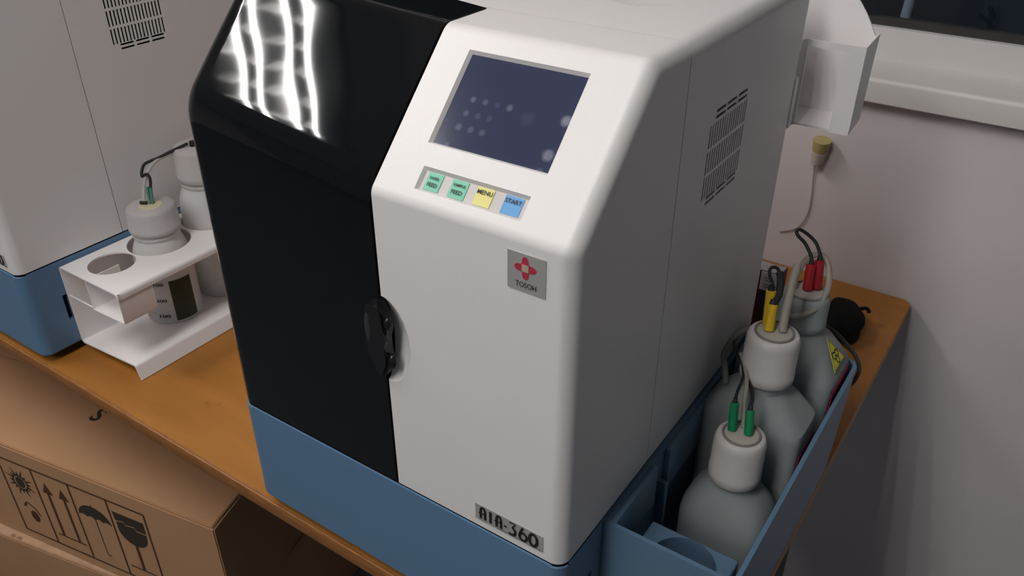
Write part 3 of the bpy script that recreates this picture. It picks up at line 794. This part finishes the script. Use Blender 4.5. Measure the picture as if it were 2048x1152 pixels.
t2, cp2 = wash_bottle(w2, RF, .1430, .2015, .2520, .0400, 'tall clear wash bottle in the rear rack hole, half hidden by the black door')
# dip leads
t = root('dip_lead', (*w1, .195), 'clear tube and two green probe wires rising from the middle rack bottle', 'cable')
zc = .1952
bm = bmesh.new(); tube(bm, [(-.7830, .1720, zc), (-.7900, .1795, .2090), (-.7975, .1910, .2225), (-.8010, .2035, .2325), (-.8000, .2170, .2405), (-.7950, .2310, .2445), (-.7860, .2460, .2490), (-.7800, .2560, .2545), (-.7780, .2640, .2570)], .0024, 10); obj('tube', bm, M['hose_white'], t)
bm = bmesh.new(); tube(bm, [(-.7800, .1850, .2150), (-.7860, .1910, .2250), (-.7950, .1930, .2290), (-.8020, .1900, .2250), (-.8071, .1942, .2300), (-.8090, .2011, .2370), (-.8060, .2090, .2400), (-.8000, .2190, .2430), (-.7930, .2310, .2480), (-.7850, .2430, .2530), (-.7790, .2560, .2570)], .0021, 8); obj('cable', bm, M['rubber'], t)
for a, b in (((-.7800, .1850, .2150), (-.7735, .1790, zc)), ((-.7850, .1830, .2160), (-.7770, .1770, zc))):
    bm = bmesh.new(); rod(bm, b, a, .0014, .0024, 10); obj('probe_sleeve', bm, M['teal'], t)
bm = bmesh.new(); rod(bm, (-.7870, .1690, zc+.002), (-.7790, .1735, zc+.002), .0024, seg=10); obj('hose_nut', bm, M['rubber'], t)
bm = bmesh.new(); rod(bm, (-.776, .262, .2522), (-.776, .262, .2590), .0050, seg=12); obj('elbow', bm, M['rubber'], t)

# ------------------------------------------------------------------ paper bin behind the analyzer
bn = root('paper_bin', (.02, .465, .39), 'white open-topped paper bin fixed behind the right side of the analyzer', 'bin')
FYB = .4395
fx0, fx1, fz0, fz1 = -.0030, .0585, .3940, .4825
bm = bmesh.new()
prism(bm, fillet([(fx0, fz0), (fx1, fz0-.0004), (fx1, fz1-.0005), (fx0, fz1)], [.001, .004, .001, .005], 5), 'y', FYB, FYB+.0018)
fs = obj('front_sheet', bm, M['white_plastic'], bn)
bm = bmesh.new(); prism(bm, fillet([(.0035, fz0-.01), (.0388, fz0-.01), (.0395, .4752), (.0035, .4752)], [0, 0, .001, .001], 4), 'y', FYB-.01, FYB+.01); boolean(fs, bm)
bm = bmesh.new()
prism(bm, [(FYB+.0004, fz0), (.4790, .3985), (.4868, .4856), (FYB+.0004, fz1-.0006)], 'x', fx1-.0018, fx1-.0002); obj('side_sheet', bm, M['white_plastic'], bn)
bm = bmesh.new()
pts = [(-.062, .396), (fx1-.0018, .3985), (fx1-.0018, .4830)]+[(-.06+.1270*math.cos(math.radians(a)), .43+.1270*math.sin(math.radians(a))) for a in range(26, 92, 5)]+[(-.062, .557)]
prism(bm, pts, 'y', .4800, .4820); obj('back_sheet', bm, M['white_plastic'], bn)
bm = bmesh.new(); prism(bm, [(FYB+.0018, fz0+.0002), (.4800, .3985), (.4800, .4005), (FYB+.0018, fz0+.0022)], 'x', -.062, fx1-.0018); obj('floor_sheet', bm, M['white_plastic'], bn)
bm = bmesh.new(); box(bm, -.0630, -.0615, FYB, .4820, .394, .500); box(bm, -.0615, fx0+.0005, FYB, FYB+.0018, .394, .430); obj('inner_sheet', bm, M['white_plastic'], bn)
obj('mounting_bracket', bbox(-.06, -.01, D-.001, FYB+.0005, .40, .425), M['white_plastic'], bn)
obj('flange', bbox(-.0045, .0012, D-.0012, FYB+.0015, fz0-.001, .445, .0006), M['white_plastic'], bn)

# ------------------------------------------------------------------ bung with wire against the back wall
a, b = Vector((-.0575, .8425, .2310)), Vector((-.0607, .8475, .1915))
t = root('rubber_bung', b, 'yellowed rubber stopper with a thin white wire, stuck on the back wall under the sill', 'stopper')
mid = b.lerp(a, .52)
bm = bmesh.new(); rod(bm, mid, a, .0116, .0136, 28, .0006); obj('bung_top', bm, M['bung_yellow'], t)
bm = bmesh.new(); rod(bm, b, mid, .0094, .0115, 28, .0006); obj('bung_foot', bm, M['bung_white'], t)
bm = bmesh.new(); tube(bm, [(-.0612, .8480, .1915), (-.0638, .853, .183), (-.0632, .8545, .1641), (-.0604, .8550, .1349), (-.0597, .8550, .1089), (-.0634, .8545, .0899), (-.0713, .8545, .0745), (-.0819, .8545, .0660), (-.0990, .8545, .0580)], .0011, 8); obj('wire', bm, M['wire'], t)

# ------------------------------------------------------------------ things lying on the table behind the tray
def lump(name, c, sx, sy, sz, m, label, cat, seed, rot=0, amp=.16):
    rnd = random.Random(seed); ph = [(rnd.uniform(0, 6), rnd.uniform(1.5, 4.5), Vector((rnd.uniform(-1, 1), rnd.uniform(-1, 1), rnd.uniform(-1, 1)))) for _ in range(7)]
    def fn(v):
        return 1+sum(amp/len(ph)*2*math.sin(p+f*v.dot(d)*2.2) for p, f, d in ph)
    bm = bmesh.new(); sphere(bm, (0, 0, 0), 1, 36, (1, 1, 1), fn)
    for v in bm.verts:
        x, y, z = v.co; e = 2.6
        x, y = math.copysign(abs(x)**.8, x), math.copysign(abs(y)**.8, y)
        z = max(z, -.62)
        X, Y = x*sx, y*sy
        v.co = (c[0]+X*math.cos(rot)-Y*math.sin(rot), c[1]+X*math.sin(rot)+Y*math.cos(rot), c[2]+(z+.62)*sz)
    o = obj(name, bm, m, loc=c, smooth=math.radians(60)); props(o, label, cat); return o
pz = lump('pouch', (.052, .716, .0), .029, .050, .023, M['bag'], 'small crumpled black cloth pouch on the table behind the waste bottle', 'pouch', 3, .25)
bm = bmesh.new(); tube(bm, [(.066, .742, .026), (.075, .747, .028), (.081, .743, .025)], .0028, 8); c_ = obj('drawstring', bm, M['bag'], pz); 
t = root('reagent_pack', (-.03, .63, 0), 'dark red and black carton with a white top label, standing behind the analyzer', 'carton')
bm = bbox(-.0720, -.0185, .600, .628, .0, .1240, .0015); obj('carton', bm, M['maroon'], t)
bm = bbox(-.0430, -.0180, .598, .600, .001, .0965, .0005); obj('front_panel', bm, M['rubber'], t)
bm = bbox(-.0455, -.0182, .5975, .6, .0965, .1242, .0004); lf2 = obj('top_label', bm, M['label_white'], t)
bm = bbox(-.070, -.0205, .602, .626, .1238, .1245, .0002); obj('label_sheet', bm, M['label_white'], t)
bm = bmesh.new(); lf3 = plane_fn((-.0445, .5974, .0965), (1, 0, 0), (0, 0, 1))
for (x, y, w_) in ((.003, .020, .008), (.006, .016, .006), (.004, .010, .024), (.004, .006, .020)): ribbon(bm, lf3, [(x, y), (x+w_, y)], .0012, .0003)
obj('print', bm, M['ring'], lf2, smooth=None)

# ------------------------------------------------------------------ cardboard boxes under the table
ZT = -.25
Bc = Vector((-.6285, .0620, ZT)); ang = math.radians(10.1); E1 = Vector((math.cos(ang), math.sin(ang), 0)); ang2 = math.radians(108); E2 = Vector((math.cos(ang2), math.sin(ang2), 0))
LB, DB, HB = .95, .36, .2345
cb = root('cardboard_box', (Bc-E1*LB/2+E2*DB/2)+Vector((0, 0, -HB)), 'brown cardboard box printed with handling symbols, topmost under the table', 'box')
def para(bm, o, a, b, h0, h1, bev=0):
    vs = [bm.verts.new(o+d+Vector((0, 0, h))) for h in (h0, h1) for d in (Vector((0, 0, 0)), a, a+b, b)]
    for q in ((0, 3, 2, 1), (4, 5, 6, 7), (0, 1, 5, 4), (1, 2, 6, 5), (2, 3, 7, 6), (3, 0, 4, 7)): bm.faces.new([vs[i] for i in q])
    if bev: bmesh.ops.bevel(bm, geom=bm.edges[:], offset=bev, segments=2, affect='EDGES')
bm = bmesh.new(); para(bm, Bc, -E1*LB, E2*DB, -HB, -.004, .002); obj('carton', bm, M['card'], cb)
# top flaps: the front one reaches a little past the side
bm = bmesh.new()
para(bm, Bc-E1*.003+E2*.001, -E1*(LB-.006), E2*(DB*.49)+E1*.004, -.0035, 0, .0014); f1 = obj('flap', bm, M['card'], cb)
bm = bmesh.new(); para(bm, Bc-E1*.003+E2*(DB*.50), -E1*(LB-.006), E2*(DB*.49), -.0035, 0, .0014); obj('flap', bm, M['card'], cb)
# handling symbols on the front
ff = plane_fn(Bc+E1*0+Vector((0, 0, 0)), E1, (0, 0, 1))
bm = bmesh.new()
q0, q1, q2, q3, q4 = -.476, -.396, -.311, -.227, -.147
zt_, zb_ = -.036, -.2120
for x in (q0, q1, q2, q3, q4): ribbon(bm, ff, [(x, zt_), (x, zb_)], .0036, .0006)
for z in (zt_, zb_): ribbon(bm, ff, [(q0-.001, z), (q4+.001, z)], .0036, .0006)
obj('symbol_frame', bm, M['print_brown'], cb, smooth=None)
def circle(cx, cy, rx, ry, n=20): return [(cx+rx*math.cos(2*PI*k/n), cy+ry*math.sin(2*PI*k/n)) for k in range(n)]
# sun over a parcel
bm = bmesh.new(); sx, sz_ = -.437, -.083
flat(bm, ff, circle(sx, sz_, .0105, .0125), .0007)
for k in range(16):
    a = 2*PI*k/16; r0, r1 = .0145, (.034 if k % 2 else .025)
    wv = .0026 if k % 2 else .0045
    flat(bm, ff, [(sx+r0*math.cos(a)-wv*math.sin(a), sz_+r0*math.sin(a)+wv*math.cos(a)), (sx+r0*math.cos(a)+wv*math.sin(a), sz_+r0*math.sin(a)-wv*math.cos(a)), (sx+r1*math.cos(a), sz_+r1*math.sin(a))], .0007)
obj('sun_symbol', bm, M['print_dark'], cb, smooth=None)
bm = bmesh.new()
flat(bm, ff, circle(sx+.004, -.163, .0095, .0135), .0007); ribbon(bm, ff, [(sx-.014, -.140), (sx-.004, -.131), (sx+.010, -.140), (sx+.020, -.156)], .003, .0007)
flat(bm, ff, [(sx-.018, -.146), (sx-.010, -.134), (sx-.004, -.131), (sx-.010, -.143)], .0008)
obj('source_symbol', bm, M['print_brown'], cb, smooth=None)
# two arrows
bm = bmesh.new()
for x in (-.371, -.334):
    flat(bm, ff, [(x-.0115, -.083), (x+.0115, -.083), (x, -.058)], .0007); flat(bm, ff, [(x-.0028, -.182), (x+.0028, -.182), (x+.0028, -.083), (x-.0028, -.083)], .0007)
ribbon(bm, ff, [(-.385, -.184), (-.319, -.184)], .003, .0007)
obj('arrow_symbol', bm, M['print_brown'], cb, smooth=None)
# umbrella
bm = bmesh.new(); ux = -.269
dome = [(ux+.036*math.cos(math.radians(a)), -.100+.030*math.sin(math.radians(a))) for a in range(0, 181, 10)]
sc_ = []
for k in range(4): 
    x0 = ux-.036+.018*k
    sc_ += [(x0+.018*j/4, -.100+.0045*math.sin(PI*j/4)) for j in range(1, 5)]
flat(bm, ff, dome+sc_[:-1], .0007); flat(bm, ff, [(ux-.0015, -.071), (ux+.0015, -.071), (ux, -.064)], .0007)
ribbon(bm, ff, [(ux, -.100), (ux, -.180)]+[(ux+.004+.004*math.cos(math.radians(a)), -.180+.005*math.sin(math.radians(a))) for a in range(180, 361, 30)], .0017, .0007)
obj('umbrella_symbol', bm, M['print_dark'], cb, smooth=None)
# broken glass
bm = bmesh.new(); gx = -.187
flat(bm, ff, [(gx-.033, -.058), (gx+.033, -.058), (gx+.0325, -.0835), (gx+.012, -.0835), (gx+.009, -.0765), (gx-.010, -.0800), (gx-.013, -.0735), (gx-.031, -.0770)], .0007)
flat(bm, ff, [(gx-.030, -.080), (gx-.014, -.0765), (gx-.011, -.083), (gx+.008, -.0795), (gx+.011, -.0868), (gx+.032, -.0868)]+[(gx+.031*math.cos(math.radians(a)), -.095-.030*math.sin(math.radians(a))) for a in range(10, 171, 16)], .0007)
obj('glass_bowl_symbol', bm, M['print_dark'], cb, smooth=None)
bm = bmesh.new(); flat(bm, ff, [(gx-.003, -.182), (gx+.003, -.182), (gx+.003, -.124), (gx-.003, -.124)], .0007); ribbon(bm, ff, [(gx-.030, -.184), (gx+.030, -.184)], .003, .0007)
obj('glass_stem_symbol', bm, M['print_brown'], cb, smooth=None)
# letter on the top flap
tf = plane_fn((-1.0075, .1010, ZT), Vector((math.cos(ang), math.sin(ang), 0)), Vector((-math.sin(ang), math.cos(ang), 0)))
text('lettering', 'S', tf, 0, 0, .019, .034, M['print_dark'], f1, .02)

# lower box, a little further out
ZT2 = ZT-HB-.0005
a2 = math.radians(12.6); G1 = Vector((math.cos(a2), math.sin(a2), 0)); G2 = Vector((-math.sin(a2), math.cos(a2), 0))
Bo = Vector((-1.152, -.0488, ZT2))+G1*.515
cb2 = root('cardboard_box', (Bo-G1*.36+G2*.2)+Vector((0, 0, FL-ZT2)), 'brown cardboard box with a torn top edge, under the printed box', 'box')
bm = bmesh.new(); para(bm, Bo, -G1*.78, G2*.40, FL-ZT2, -.004, .003); o = obj('carton', bm, M['card'], cb2)
bm = bmesh.new(); para(bm, Bo+G2*.0005-G1*.001, -G1*.778, G2*.39, -.0040, 0, .0015); fl = obj('flap', bm, M['card_edge'], cb2)
bm = bmesh.new(); hf = plane_fn(Vector((-1.152, -.0488, ZT2)), G1, G2)
flat(bm, hf, [(.022, .0035), (.031, .0015), (.034, .006), (.029, .009), (.024, .008)], .0006); flat(bm, hf, [(.036, .003), (.048, .002), (.050, .007), (.040, .009)], .0005)
obj('torn_hole', bm, M['card_dark'], cb2, smooth=None)

# black bag and cloth on the floor at the lower left corner
lump('refuse_bag', (-1.245, -.170, FL), .095, .070, .118, M['plastic_bag'], 'black plastic bag on the floor in the lower left corner', 'bag', 11, .3, .12)
lump('cloth', (-1.095, -.150, FL), .034, .030, .112, M['bluewhite'], 'pale blue-grey cloth beside the black bag in the lower left corner', 'cloth', 5, .5, .12)
